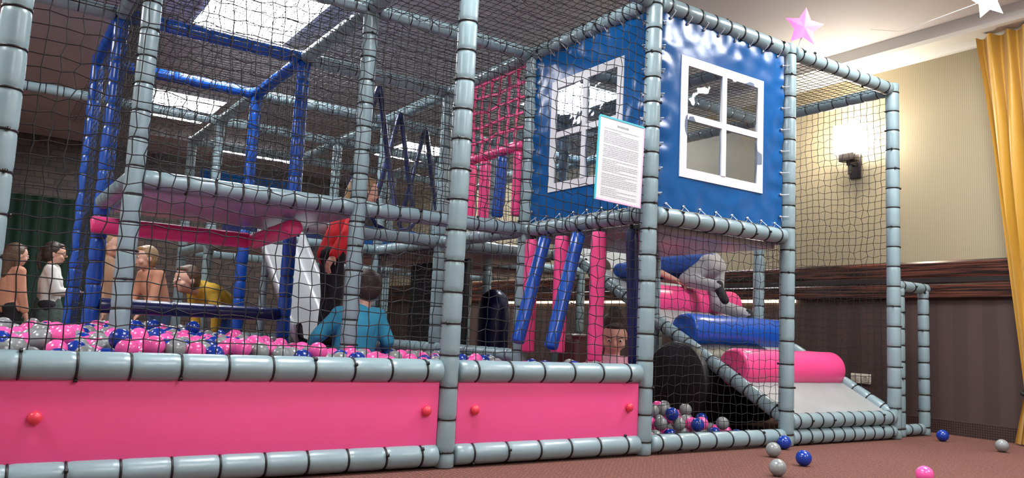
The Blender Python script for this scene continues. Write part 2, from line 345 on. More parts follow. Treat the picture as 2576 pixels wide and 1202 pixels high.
net(PF,(X(-1),Y(5),ZM),(X(3),0,0),(0,0,up_),step=.06); net(PF,(X(1),Y(1),ZM),(0,Y(2),0),(0,0,up_),step=.06)
net(PF,(X(1),Y(3),.1),(X(1),0,0),(0,0,1.1),step=.06)
net(PF,(0,Y(1)+.06,1.84),(0,.78,0),(0,0,.52),step=.11,r=.013,jit=.003,m='pinkroll',name='webbing_panel',label='pink webbing climbing panel')
pad('webbing_rail',(0,Y(1)+.05,1.82),(0,Y(1)+.86,1.82),'pinkroll',PF,r=.035,ties=False)
def wavy(name,O,U,V,m,parent,amp=.012,nu=26,nv=12,label=None):
    O,U,V=map(Vector,(O,U,V)); n=U.cross(V).normalized(); vs=[];fs=[]
    for i in range(nu+1):
        for j in range(nv+1):
            p=O+U*(i/nu)+V*(j/nv); p+=n*amp*noise.noise(p*5); vs.append(p)
    for i in range(nu):
        for j in range(nv): a=i*(nv+1)+j; fs.append((a,a+nv+1,a+nv+2,a+1))
    o=mk(name,vs,fs,m,parent,True)
    if label:o['label']=label
    return o
wavy('guard_panel',(X(-1)+.1,Y(5),1.9),(X(1)-.2,0,0),(0,0,.25),'bluepanel',PF,label='blue tarpaulin guard panel')
wavy('guard_panel',(.1,Y(4),1.3),(X(1)-.2,0,0),(0,0,.3),'bluepanel',PF,label='blue tarpaulin guard panel')
wavy('guard_panel',(X(-1)+.1,Y(4),1.3),(X(1)-.2,0,0),(0,0,.22),'navy',PF,label='navy tarpaulin guard panel')

def house_panel(O,ud,L,Hh,w0,w1,h0,h1,nrm,label):
    O,ud,nrm=Vector(O),Vector(ud),Vector(nrm); zz=Vector((0,0,1))
    us=sorted(set([round(q,4) for q in list(np.linspace(0,L,60))+[w0,w1]])); vv=sorted(set([round(q,4) for q in list(np.linspace(0,Hh,60))+[h0,h1]]))
    def P(u,v):
        du=max(w0-u,u-w1,0); dv=max(h0-v,v-h1,0); d=min(1,math.hypot(du,dv)/.08)
        e=min(u,L-u,v,Hh-v)
        ph=(u if (v<.15 or v>Hh-.15) else v)
        sc=.005*math.sin(ph*2*math.pi/.13)*max(0,1-e/.12)
        q=O+ud*u+zz*v; am=d*(.012*noise.noise(Vector((u*2.6+1.7,v*2.6,nrm.x*5)))+.007*noise.noise(Vector((u*11+v*8,v*9-u*7,3)))+sc)
        return q+nrm*am
    vs=[P(u,v) for u in us for v in vv]; nv=len(vv); fs=[]
    for i in range(len(us)-1):
        for j in range(nv-1):
            cu,cv=(us[i]+us[i+1])/2,(vv[j]+vv[j+1])/2
            if w0<cu<w1 and h0<cv<h1: continue
            a=i*nv+j; fs.append((a,a+nv,a+nv+1,a+1))
    o=mk('playhouse_panel',vs,fs,'bluepanel',PF,True); o['label']=label
    f=wavy('clear_window',O+ud*w0+zz*h0,ud*(w1-w0),zz*(h1-h0),'film',o,amp=.014,nu=24,nv=24); f.location=(0,0,0)
    bw=.042; cx=(w0+w1)/2; cy=(h0+h1)/2; vs=[];fs=[]
    def strip(u0,u1,v0,v1,k=.006):
        b=len(vs)
        for t in (-.002,k):
            for (u,v) in ((u0,v0),(u1,v0),(u1,v1),(u0,v1)): vs.append(O+ud*u+zz*v+nrm*(t if t>0 else -k))
        fs.extend([(b,b+1,b+2,b+3),(b+7,b+6,b+5,b+4)]+[(b+i,b+(i+1)%4,b+4+(i+1)%4,b+4+i) for i in range(4)])
    strip(w0-.01,w1+.01,h0-.01,h0+bw); strip(w0-.01,w1+.01,h1-bw,h1+.01); strip(w0-.01,w0+bw,h0+bw,h1-bw); strip(w1-bw,w1+.01,h0+bw,h1-bw)
    strip(cx-.018,cx+.018,h0+bw,h1-bw,.010); strip(w0+bw,w1-bw,cy-.018,cy+.018,.008)
    g=mk('window_frame',vs,fs,'white',o); g.location=(0,0,0); g['label']='white cross-barred window frame'
    bm=bmesh.new(); bmesh.ops.create_uvsphere(bm,u_segments=10,v_segments=6,radius=.009); me=bpy.data.meshes.new('grommet'); bm.to_mesh(me); bm.free(); me.materials.append(M['metal'])
    n=8; pts=[((k+.5)/n*L,.02,0,-.05) for k in range(n)]+[(L-.015,(k+.5)/n*Hh,.04,0) for k in range(n)]+[((n-k-.5)/n*L,Hh-.02,0,.05) for k in range(n)]+[(.015,(n-k-.5)/n*Hh,-.04,0) for k in range(n)]
    poly=[]
    for u,v,du,dv in pts:
        c=bpy.data.objects.new('grommet',me); COL.objects.link(c); c.parent=o; c.location=P(u,v)+nrm*.004
        st=L/n if dv else 0; sv=Hh/n if du else 0; sg=1 if (v<.03 or u>L-.03) else -1
        poly+=[P(u,v)+nrm*.010, O+ud*(u+du*.6)+zz*(v+dv*.6)+nrm*.045, O+ud*(u+du+sg*.01)+zz*(v+dv)+nrm*.02, O+ud*(u+du+sg*st*.9)+zz*(v+dv+sg*sv*.9)-nrm*.01]
    vs,fs=tubes([poly],.0022,4); l=mk('lacing_cord',vs,fs,'white',o); l.location=(0,0,0)
house_panel((.055,0,1.295),(1,0,0),1.05,1.08,.17,.85,.195,.865,(0,-1,0),'blue tarpaulin playhouse wall with white window')
house_panel((0,.05,1.295),(0,1,0),1.04,1.08,.19,.84,.18,.87,(-1,0,0),'blue tarpaulin playhouse side wall with white window')

# ---------------------------------------------------------------- ball pit barrier sections
def dome(parent,x,z,r=.022):
    bm=bmesh.new(); bmesh.ops.create_uvsphere(bm,u_segments=18,v_segments=12,radius=r)
    for v in bm.verts: v.co.y*=.75
    me=bpy.data.meshes.new('bolt_cap'); bm.to_mesh(me); bm.free(); me.materials.append(M['red']); me.polygons.foreach_set('use_smooth',[True]*len(me.polygons))
    o=bpy.data.objects.new('bolt_cap',me); link(o,parent); o['label']='red domed bolt cap'
for x0,x1,bolts in ((XA,XB,(-2.70,-1.27)),(XB,0,(-1.03,-.115))):
    rr=root('ball_pit_barrier','pink padded ball pit wall with gray rails','ball pit wall',((x0+x1)/2,0,0)); rr['group']='ball pit wall sections'
    pad('padded_rail',(x0+.042,0,ZP),(x1-.042,0,ZP),'gray',rr,r=.049,sp=.172,N=28)
    pad('padded_rail',(x0+.042,0,.055),(x1-.042,0,.055),'gray',rr,r=.047,sp=.172,N=28)
    p=box('pink_panel',(x0+.045,-.012,.09),(x1-.045,.03,.375),'pink',rr,.006)
    for bx in bolts: dome(p,0,0); 
    for k,ch in enumerate([c for c in p.children]): ch.location=Vector((bolts[k],-.022,.243))-p.location-rr.location
rr=root('ball_pit_barrier','pink padded ball pit wall continuing past the post','ball pit wall',(XA-.5,0,0))
pad('padded_rail',(XA-1.1,0,ZP),(XA-.042,0,ZP),'gray',rr,r=.049,sp=.172,N=28); pad('padded_rail',(XA-1.1,0,.055),(XA-.042,0,.055),'gray',rr,r=.047,sp=.172,N=28); box('pink_panel',(XA-1.1,-.012,.09),(XA-.045,.03,.375),'pink',rr,.006)

# ---------------------------------------------------------------- roller ramp
RR=root('roller_ramp','padded gray climbing ramp with pink and blue foam rollers','ramp',(1.74,1.1,0))
rz=lambda y:.165+.515*y
for x in (X(1),X(2)-.02): pad('side_rail',(x,.02,rz(.0)),(x,2.3,rz(2.3)),'gray',RR,r=.045,sp=.115,ties=True)
vs=[(X(1)+.03,.03,rz(.03)),(X(2)-.05,.03,rz(.03)),(X(2)-.05,2.3,rz(2.3)),(X(1)+.03,2.3,rz(2.3))]; vs+=[(a,b,c-.05) for a,b,c in vs]
mk('ramp_surface',vs,[(0,1,2,3),(7,6,5,4),(0,4,5,1),(1,5,6,2),(2,6,7,3),(3,7,4,0)],'mat',RR)
for z in (.05,.142): pad('front_bolster',(X(1)+.03,-.0,z),(X(2)-.03,-.0,z),'gray',RR,r=.047,sp=.115,ties=True)
def roller(y,z,r,m,x0=X(1)+.04,x1=X(2)-.06): roll('foam_roller',(x0,y,z),(x1,y,z),r,m,RR,40,label=('pink' if m=='pinkroll' else 'blue')+' foam roller')
roller(.44,.43,.125,'pinkroll'); roller(.88,.655,.125,'blue'); roller(1.36,.88,.125,'pinkroll')
bb=root('foam_barrel','black vinyl foam barrel under the ramp','foam barrel',(1.5,.8,0)); roll('barrel_body',(1.06,.82,.30),(1.9,.82,.30),.28,'black',bb,48)
fb=box('foam_block',(.50,1.22,0),(.86,1.42,.60),'maroon',None,.06); tag(fb,'dark maroon padded foam block standing behind the rolls','foam block')
st_=box('foam_step',(-.95,1.95,0),(-.5,2.2,.44),'navy',None,.03); tag(st_,'navy padded foam step among the balls','foam step')

# padded gate
G=root('padded_gate','narrow gray padded gate frame beside the wall','gate frame',(2.65,0,0))
for x in (2.49,2.81): pad('padded_post',(x,.06,0),(x,.06,1.03),'gray',G,r=.038,sp=.12,ties=True)
pad('padded_rail',(2.45,.06,1.045),(2.85,.06,1.045),'gray',G,r=.038,sp=.12,ties=True); pad('padded_rail',(2.53,.06,.045),(2.77,.06,.045),'gray',G,r=.038,sp=.12,ties=True)

# plastic slide
S=root('plastic_slide','light gray plastic slide with raised rims','slide',(-.88,2.8,0))
prof=[(-.20,.09),(-.19,.105),(-.165,.105),(-.155,.09),(-.14,.01),(-.1,-.01),(.1,-.01),(.14,.01),(.155,.09),(.165,.105),(.19,.105),(.20,.09),(.17,-.03),(.1,-.05),(-.1,-.05),(-.17,-.03)]
vs=[];fs=[];n=len(prof);K=14
for k in range(K+1):
    t=k/K; y=3.34-1.1*t; zz=1.22-.82*(t**.95) if t<.9 else 1.22-.82*.9048-.03*(t-.9)
    for x,z in prof: vs.append((-.88+x,y,zz+z))
for k in range(K):
    for i in range(n): fs.append((k*n+i,k*n+(i+1)%n,(k+1)*n+(i+1)%n,(k+1)*n+i))
mk('slide_chute',vs,fs,'slide',S,True)
for x in (-1.0,-.76): pad('support_leg',(x,3.3,0),(x,3.3,1.15),'gray',S,r=.03,ties=False)

# hanging rolls
def hroll(top,bot,m,lab,r=.043,grp='hanging foam rolls below the deck'):
    o=roll('hanging_roll',top,bot,r,m,None,28); tag(o,lab,'foam roll',grp)
    pad('hanging_strap',(0,0,-.06),(0,0,.0),'tie',o,r=.012,ties=False,sp=1).matrix_local=Matrix.Translation((0,0,-.06))
P_,B_='straight pink foam roll hanging from the deck rail','tilted dark blue foam roll hanging from the deck rail'
hroll((0,1.05,1.18),(0,1.03,.47),'pinkroll',P_); hroll((-.01,.90,1.18),(-.24,.82,.53),'blue',B_,.04); hroll((0,.74,1.18),(-.02,.76,.48),'pinkroll',P_)
hroll((-.01,.57,1.18),(-.235,.5,.51),'blue',B_,.04); hroll((0,.40,1.18),(-.01,.43,.45),'pinkroll',P_); hroll((0.02,.15,1.18),(.05,.13,.45),'navy','navy foam roll hanging beside the gray post',.034)
g2='hanging foam rolls on the upper deck'
hroll((0,1.24,1.78),(0,1.24,1.35),'pinkroll','pink foam roll hanging under pink webbing',.04,g2); hroll((0,1.44,1.78),(-.02,1.45,1.36),'blue','blue foam roll hanging under pink webbing',.04,g2)
hroll((0,1.66,1.78),(0,1.66,1.33),'pinkroll','pink foam roll hanging under pink webbing',.04,g2); hroll((0,1.85,1.78),(0,1.85,1.33),'pinkroll','pink foam roll hanging under pink webbing',.04,g2)
lb=lathe_closed('punching_bag',[(0,0),(.09,.0),(.125,.04),(.14,.2),(.14,.55),(.12,.68),(.05,.74),(0,.745)],'navy',None,Matrix.Translation((1.0,3.0,.22)),32); tag(lb,'navy vinyl punching bag hanging inside the frame','punching bag')
roll('hanging_strap',(0,0,.74),(0,0,.97),.012,'tie',lb)
for k,(x,y) in enumerate(((-.55,2.35),(-.1,2.9),(.3,3.2))):
    vs,fs=tubes([[(x,y,2.37),(x-.02,y,2.30),(x-.10,y,1.9),(x-.2,y,1.47),(x-.15,y,1.40),(x,y,1.37),(x+.15,y,1.40),(x+.2,y,1.47),(x+.10,y,1.9),(x+.02,y,2.30),(x+.001,y,2.37)]],.022,8)
    o=mk('hanging_sling',vs,fs,'navy',None,True); tag(o,'navy padded sling strap hanging over upper deck','swing','hanging sling straps')

# ---------------------------------------------------------------- notice board
NB=root('notice_board','white printed rules sheet tied on the net','sign',(-.255,-.035,1.26))
o=box('sheet',(-.405,-.04,1.27),(-.105,-.034,1.695),'paper',NB)
box('border_edge',(-.405,-.042,1.688),(-.105,-.0335,1.697),'cyan',NB); box('border_edge',(-.405,-.042,1.262),(-.105,-.0335,1.271),'lilac',NB); box('border_edge',(-.41,-.042,1.262),(-.404,-.0335,1.69),'cyan',NB); box('border_edge',(-.106,-.042,1.262),(-.10,-.0335,1.69),'lilac',NB)
vs=[];fs=[]
def bar(x0,x1,z0,z1):
    b=len(vs); vs.extend([(x0,-.0415,z0),(x1,-.0415,z0),(x1,-.0415,z1),(x0,-.0415,z1)]); fs.append((b,b+1,b+2,b+3))
for k in range(9): bar(-.29+k*.009,-.29+k*.009+.0065,1.655,1.664)
z=1.635
for l in range(34):
    x=-.375; end=-.135 if rng.random()<.75 else -.135-rng.uniform(.05,.15)
    while x<end:
        w_=rng.uniform(.008,.03); bar(x,min(x+w_,end),z,z+.0026); x+=w_+.004
    z-=.0095 if l%7 else .016
    if z<1.285: break
o=mk('printed_text',vs,fs,'ink',NB)
NB.rotation_euler=(0,math.radians(2.0),0)

# stars
def star(c,R,m,rot,nrm,lab):
    rr=root('star_decoration',lab,'star decoration',c); vs=[(0,-.004,0),(0,.004,0)];fs=[]
    for k in range(10):
        a=math.pi/2+k*math.pi/5+rot; q=R if k%2==0 else R*.50; vs.append((q*math.cos(a),0,q*math.sin(a)))
    for k in range(10): a,b=2+k,2+(k+1)%10; fs+=[(0,a,b),(1,b,a)]
    mk('star_body',vs,fs,m,rr,world=False); rr.rotation_euler=(0,0,nrm)
    return rr
s1=star((1.245,-.05,2.585),.132,'starpink',-.1,-.55,'pink foil star on a thin stick above the post')
o=roll('stick',(0,.005,-.1),(-.07,.005,-.3),.005,'white',s1); o.matrix_local=frame_mat((0.0,.01,-.02),(-.045,.03,-.2))[0]
s2=star((1.92,-.83,2.70),.125,'starwhite',.25,-.55,'pale foil star hanging on a thread')
vs,fs=tubes([[(0,0,0),(-.03,.9,.15),(-.05,1.3,.32)]],.0015,3); mk('thread',vs,fs,'white',s2,world=False)

# curtain
vs=[];fs=[];nu,nvv=160,40
for j in range(nvv+1):
    z=.01+2.87*j/nvv
    t=max(0,min(1,(z-.35)/2.5)); 
    ye=-.535+.26*t**1.1 if z>.35 else -.535+.07*(.35-z)/.35
    yn=-.79-.75*t**.8 if z>.35 else -.79-.12*(.35-z)/.35
    for i in range(nu+1):
        a=i/nu; am=.018+.028*t
        vs.append((2.96+am*math.sin(a*2*math.pi*11+.8*math.sin(z*1.5))+.01*math.sin(a*37+z*3),ye+(yn-ye)*a+.012*math.sin(a*70+z*2),z))
for j in range(nvv):
    for i in range(nu): a=j*(nu+1)+i; fs.append((a,a+1,a+nu+2,a+nu+1))
cu=mk('curtain',vs,fs,'curtain',None,True); tag(cu,'golden yellow satin curtain gathered with a black tie','curtain')
ring=[(2.96+.05*math.cos(a),-.66+.14*math.sin(a),.35+.01*math.sin(2*a)) for a in np.linspace(0,2*math.pi,30)]
vs,fs=tubes([ring],.014,8); mk('curtain_tie',vs,fs,'tie',cu,True,world=False)

# sconce
W=root('wall_sconce','lit frosted wall lamp on a dark bronze bracket','wall lamp',(XW-.06,.76,2.1))
box('lamp_shade',(XW-.17,.66,2.20),(XW-.05,.88,2.44),'lamp',W,.012)
box('back_plate',(XW-.02,.72,2.0),(XW,.82,2.2),'bronze',W,.004); box('bracket_arm',(XW-.12,.745,2.10),(XW-.01,.785,2.14),'bronze',W,.004); box('shade_holder',(XW-.15,.70,2.13),(XW-.06,.84,2.198),'bronze',W,.008); roll('finial',(XW-.10,.765,2.02),(XW-.10,.765,2.13),.016,'bronze',W)
pl=bpy.data.lights.new('sconce_bulb','POINT'); pl.energy=28; pl.color=(1,.88,.68); pl.shadow_soft_size=.06; po=bpy.data.objects.new('sconce_bulb',pl); link(po,W); po.location=Vector((XW-.25,.77,2.36))-W.location
O_=root('wall_outlet','double cream wall socket on dark wallpaper','wall outlet',(XW,.73,.35))
for y in (.685,.775):
    p=box('socket_plate',(XW-.012,y-.042,.31),(XW,y+.042,.39),'outlet',O_,.005)
    a=roll('socket_recess',(0,0,0),(-.003,0,0),.022,'outlet',p); a.location=(-.004,0,0)
    for dz in (-.009,.009):
        h=roll('pin_hole',(0,0,0),(-.004,0,0),.003,'hole',a,8); h.matrix_local=Matrix.Translation((dz,0,.002))
vs=[];fs=[]
for i in range(121):
    for z in (0.02,2.15): vs.append((-5+3.4*i/120,YB-.08+.03*math.sin(i*.9),z))
for i in range(120): fs.append((2*i,2*i+2,2*i+3,2*i+1))
gd=mk('drape',vs,fs,'green',None,True); tag(gd,'dark green drape on the far wall','curtain')

# ---------------------------------------------------------------- balls
def ballmesh(m,seg=24,rg=14,r=.039):
    bm=bmesh.new(); bmesh.ops.create_uvsphere(bm,u_segments=seg,v_segments=rg,radius=r); me=bpy.data.meshes.new('ball'); bm.to_mesh(me); bm.free(); me.materials.append(M[m]); me.polygons.foreach_set('use_smooth',[True]*len(me.polygons)); return me
BM={c:ballmesh(c) for c in('bpink','bblue','bgray')}
def level(x,y): 
    t=min(1,max(0,(x+1.9)/.9)); return (.440+.012*y)*(1-t)+.375*t+.016*math.sin(x*3+1)*math.cos(y*4)
pts=[];d=.077;row=0;y=.09
while y<3.2:
    x=-3.5+(d/2 if row%2 else 0)
    while x<-.07:
        if y<2.2 or (-2.2<x<-1.1): pts.append([x+rng.normal()*.009,y+rng.normal()*.009,level(x,y)+rng.normal()*.014+(.03 if rng.random()<.10 else 0)])
        x+=d
    y+=d*.88;row+=1
A=np.array(pts); Cn=np.array(C)
low=A+np.array([.03,.03,-.06])
R_=np.array(r2);U_=np.array(u2);F_=np.array(fw)
def visible(i):
    p=A[i]; 
    D=p-Cn; zc=D@F_; px=1288+F*(D@R_)/zc
    if px<-30 or px>2600: return False
    for off in ((0,0,.034),(.025,-.015,.02),(-.02,.015,.022)):
        q=p+np.array(off); t=-Cn[1]/(q[1]-Cn[1]); zr=Cn[2]+(q[2]-Cn[2])*t
        if zr<.462: continue
        v=q-Cn; L=np.linalg.norm(v); v=v/L; w_=A-Cn; tt=w_@v; dd=((w_-tt[:,None]*v)**2).sum(1); ok=(dd<.039**2)&(tt<L-.05); ok[i]=False
        if not ok.any(): return True
    return False
vis=[i for i in range(len(A)) if visible(i)]
vis.sort(key=lambda i:np.linalg.norm(A[i]-Cn)); ind=set(vis[:228])
lab={'bpink':'glossy pink plastic play ball','bblue':'glossy dark blue plastic play ball','bgray':'glossy gray plastic play ball'}
def pick(): return rng.choice(['bpink','bblue','bgray'],p=[.38,.21,.41])
def addball(p,c,grp,extra=''):
    o=bpy.data.objects.new('ball',BM[c]); COL.objects.link(o); o.location=p; o.rotation_euler=tuple(rng.uniform(0,3,3)); tag(o,lab[c]+extra,'ball',grp)
for i in vis[:228]: addball(A[i],pick(),'balls in the ball pit',' in the ball pit')
bm=bmesh.new(); bmesh.ops.create_icosphere(bm,subdivisions=2,radius=.039); bv=np.array([v.co[:] for v in bm.verts]); bf=[[v.index for v in f.verts] for f in bm.faces]; bm.free()
rest=[A[i] for i in range(len(A)) if i not in ind]+list(low)
vs=[];fs=[];idx=[]
for p in rest:
    b=len(vs); c=int(rng.choice([0,1,2],p=[.38,.21,.41])); vs.extend(bv+np.array(p)); fs.extend([[b+q for q in f] for f in bf]); idx.extend([c]*len(bf))
o=mk('play_balls',vs,fs,['bpink','bblue','bgray'],None,True,idx); tag(o,'mass of pink, blue and gray play balls filling the pit','balls'); o['kind']='stuff'
pile=[]
for lay,(n,z0) in enumerate(((34,.04),(22,.105),(9,.165))):
    c=0;tries=0
    while c<n and tries<3000:
        tries+=1; m_=.1*lay; x=rng.uniform(.1+m_,1.05-m_); y=rng.uniform(.1+m_*.6,.85-m_); z=z0+rng.uniform(0,.008)
        if x>.1 and y>.45 and x<.45: continue
        if all((x-a)**2+(y-b)**2+(z-e)**2>.069**2 for a,b,e in pile): pile.append((x,y,z)); c+=1
for p in pile: addball(p,pick(),'balls piled under the playhouse',' piled behind bottom rail')
for x,y,c in ((1.01,-.10,'bblue'),(.68,-.28,'bgray'),(.59,-.53,'bblue'),(.19,-.68,'bgray'),(2.57,-.19,'bblue'),(2.44,-.62,'bgray'),(.75,-1.05,'bpink')):
    addball((x,y,.039),c,'loose balls on the carpet',' lying on the carpet')

# ---------------------------------------------------------------- people
def cap(a,b,ra,rb,N=14):
    a,b=Vector(a),Vector(b); d=b-a; L=d.length; z=d.normalized() if L>1e-6 else Vector((0,0,1)); q=Vector((0,0,1)).rotation_difference(z).to_matrix()
    prof=[]
    for k in range(0,5): t=-math.pi/2+k*math.pi/8; prof.append((ra*math.cos(t),ra*math.sin(t)))
    for k in range(0,5): t=k*math.pi/8; prof.append((rb*math.cos(t),L+rb*math.sin(t)))
    vs=[a+q@Vector((max(r,1e-4)*math.cos(2*math.pi*i/N),max(r,1e-4)*math.sin(2*math.pi*i/N),zz)) for r,zz in prof for i in range(N)]
    fs=[(k*N+i,k*N+(i+1)%N,(k+1)*N+(i+1)%N,(k+1)*N+i) for k in range(len(prof)-1) for i in range(N)]
    fs+=[tuple(range(N-1,-1,-1)),tuple((len(prof)-1)*N+i for i in range(N))]
    return vs,fs
def ell(c,rad,R,N=18):
    vs=[];fs=[];K=12
    for k in range(K+1):
        t=-math.pi/2+math.pi*k/K
        for i in range(N):
            a=2*math.pi*i/N; q=Vector((rad[0]*max(math.cos(t),.002)*math.cos(a),rad[1]*max(math.cos(t),.002)*math.sin(a),rad[2]*math.sin(t))); vs.append(Vector(c)+R@q)
    fs=[(k*N+i,k*N+(i+1)%N,(k+1)*N+(i+1)%N,(k+1)*N+i) for k in range(K) for i in range(N)]
    fs+=[tuple(range(N-1,-1,-1)),tuple(K*N+i for i in range(N))]
    return vs,fs
def blob(name,parts,m,parent,vox=.008,sm=3):
    vs=[];fs=[]
    for v,f in parts:
        b=len(vs); vs+=v; fs+=[tuple(b+i for i in q) for q in f]
    o=mk(name,vs,fs,m,parent,True)
    md=o.modifiers.new('r','REMESH'); md.mode='VOXEL'; md.voxel_size=vox; md.use_smooth_shade=True
    s=o.modifiers.new('s','SMOOTH'); s.factor=.5; s.iterations=sm
    dg=bpy.context.evaluated_depsgraph_get(); me=bpy.data.meshes.new_from_object(o.evaluated_get(dg)); o.modifiers.clear(); o.data=me
    me.polygons.foreach_set('use_smooth',[True]*len(me.polygons)); return o
def person(label,j,k,hh,face,top,bottom,hair,hairstyle='short',sleeve=1.0,leg=1.0,shoes='cblack',skirt=None,glasses=False,upv=(0,0,1)):
    J={a:Vector(b) for a,b in j.items()}
    base=J['pelvis'].copy(); base.z=min(J['anL'].z,J['anR'].z)-.03
    rt_=root('person',label,'person',base)
    f=Vector(face).normalized(); u=Vector(upv); u=(u-f*u.dot(f)).normalized(); s_=f.cross(u); R=Matrix((s_,f,u)).transposed()
    H=J['head']; W_=lambda x,y,z:H+R@Vector((x*hh,y*hh,z*hh))
    body=[ell(W_(0,-.03,.08),(.38*hh,.45*hh,.42*hh),R),ell(W_(0,.07,-.18),(.30*hh,.32*hh,.31*hh),R),ell(W_(0,.20,-.36),(.13*hh,.14*hh,.11*hh),R),
      cap(W_(0,.38,.02),W_(0,.46,-.10),.03*hh,.05*hh),ell(W_(.38,-.04,-.05),(.04*hh,.08*hh,.12*hh),R),ell(W_(-.38,-.04,-.05),(.04*hh,.08*hh,.12*hh),R),
      cap(W_(0,-.08,-.3),J['chest']+(J['neck']-J['chest'])*.6,.2*hh,.24*hh),
      ell(W_(.2,.26,-.17),(.12*hh,.10*hh,.11*hh),R),ell(W_(-.2,.26,-.17),(.12*hh,.10*hh,.11*hh),R)]
    torso=lambda e:[cap(J['pelvis'],J['chest'],.105*k+e,.115*k+e),cap(J['hipL'],J['hipR'],.085*k+e,.085*k+e),cap(J['shL'],J['shR'],.055*k+e,.055*k+e),cap(J['chest'],(J['shL']+J['shR'])/2,.105*k+e,.08*k+e),
      cap((J['pelvis']+J['hipL'])/2,(J['chest']+J['shL'])/2,.085*k+e,.085*k+e),cap((J['pelvis']+J['hipR'])/2,(J['chest']+J['shR'])/2,.085*k+e,.085*k+e)]
    body+=torso(-.008)
    def lerp(a,b,t): return a+(b-a)*t
    cl=torso(.012); lo=[cap(J['hipL'],J['hipR'],.1*k,.1*k),cap(J['pelvis'],lerp(J['pelvis'],J['chest'],.25),.112*k+.006,.105*k+.006)]
    for S_ in 'LR':
        s,e,h=J['sh'+S_],J['el'+S_],J['ha'+S_]
        body+=[cap(s,e,.045*k,.036*k),cap(e,h,.035*k,.024*k)]
        t=min(1,sleeve*2); cl.append(cap(s,lerp(s,e,t),.055*k+.006,.044*k+.008))
        if sleeve>.5: cl.append(cap(e,lerp(e,h,(sleeve-.5)*2*.96),.044*k+.008,.034*k+.007))
        d=(h-e).normalized(); pv=d.cross(Vector((0,0,1)));  pv=(pv.normalized() if pv.length>.1 else Vector((1,0,0)))
        if S_=='R': pv=-pv
        nn=d.cross(pv).normalized(); hl=.165*k+.01
        if nn.z>0: nn=-nn
        palm=h+d*hl*.42
        body+=[cap(h+pv*.008*k,palm+pv*.012*k,.021*k,.020*k),cap(h-pv*.01*k,palm-pv*.018*k,.020*k,.017*k)]
        for q,ln in ((-1.5,.40),(-.5,.48),(.5,.52),(1.5,.46)):
            b0=palm+pv*q*.0155*k; b1=b0+(d*.9+nn*.25+pv*q*.09)*hl*ln*.55; b2=b1+(d*.55+nn*.75+pv*q*.05)*hl*ln*.5
            body+=[cap(b0,b1,.0085*k+.001,.0075*k+.001,8),cap(b1,b2,.0075*k+.001,.006*k+.001,8)]
        t0=h+d*hl*.12+pv*.02*k; t1=t0+(pv*.75+d*.6+nn*.2)*hl*.25; body+=[cap(t0,t1,.011*k,.009*k,8),cap(t1,t1+(d*.85+pv*.25+nn*.3)*hl*.2,.009*k,.007*k,8)]
        hp,kn,an=J['hip'+S_],J['kn'+S_],J['an'+S_]
        body+=[cap(hp,kn,.075*k,.05*k),cap(kn,an,.05*k,.032*k)]
        t=min(1,leg*2); lo.append(cap(hp,lerp(hp,kn,t),.088*k,.064*k))
        if leg>.5: lo.append(cap(kn,lerp(kn,an,(leg-.5)*2*.97),.064*k,.05*k))
        toe=J.get('toe'+S_, an+Vector((f.x,f.y,0)).normalized()*.15*k+Vector((0,0,-.03*k)))
        td=(toe-an).normalized(); body.append(cap(an+Vector((0,0,-.02*k)),toe,.03*k,.024*k)); blob('shoe',[cap(an+Vector((0,0,-.02*k))-td*.02*k,toe,.042*k,.036*k),cap(an,an+Vector((0,0,.02*k)),.04*k,.038*k)],shoes,rt_,.008,2)
    blob('body',body,'skin',rt_,.007,2)
    blob('shirt',cl,top,rt_,.011,4)
    if skirt:
        p=J['pelvis']; z1=(J['knL'].z+J['knR'].z)/2+.02; N=48; vs=[];fs=[]
        for a_,(zz,rr_) in enumerate(((p.z+.08*k,.115*k),(p.z-.02,.15*k),((p.z+z1)/2,.18*k),(z1,.215*k))):
            for i in range(N): t=2*math.pi*i/N; q=rr_*(1+.07*math.sin(t*8)*(a_/3)); vs.append((p.x+q*math.cos(t),p.y+q*math.sin(t),zz))
        for a_ in range(3):
            for i in range(N): fs.append((a_*N+i,a_*N+(i+1)%N,(a_+1)*N+(i+1)%N,(a_+1)*N+i))
        mk('skirt',vs,fs,skirt,rt_,True)
        blob('tights',lo,bottom,rt_,.01,2)
    else: blob('trousers',lo,bottom,rt_,.011,4)
    hp=[ell(W_(0,-.11,.15),(.43*hh,.44*hh,.42*hh),R),ell(W_(0,-.2,-.05),(.4*hh,.32*hh,.36*hh),R),ell(W_(0,.16,.37),(.3*hh,.2*hh,.12*hh),R)]
    if hairstyle=='long': hp+=[cap(W_(0,-.3,0),J['neck']+Vector(R@Vector((0,-.3*hh,-.35*hh))),.32*hh,.22*hh),cap(W_(.32,-.1,0),W_(.36,-.1,-.7),.12*hh,.1*hh),cap(W_(-.32,-.1,0),W_(-.36,-.1,-.7),.12*hh,.1*hh)]
    if hairstyle=='tail': hp+=[cap(W_(0,-.5,.2),W_(0,-.62,-.15),.13*hh,.15*hh),cap(W_(0,-.62,-.15),W_(0,-.55,-.75),.15*hh,.06*hh)]
    if hairstyle=='bun': hp+=[ell(W_(0,-.35,.52),(.2*hh,.2*hh,.17*hh),R),cap(W_(.36,.02,.05),W_(.39,.06,-.5),.07*hh,.03*hh)]
    blob('hair',hp,hair,rt_,.009,2)
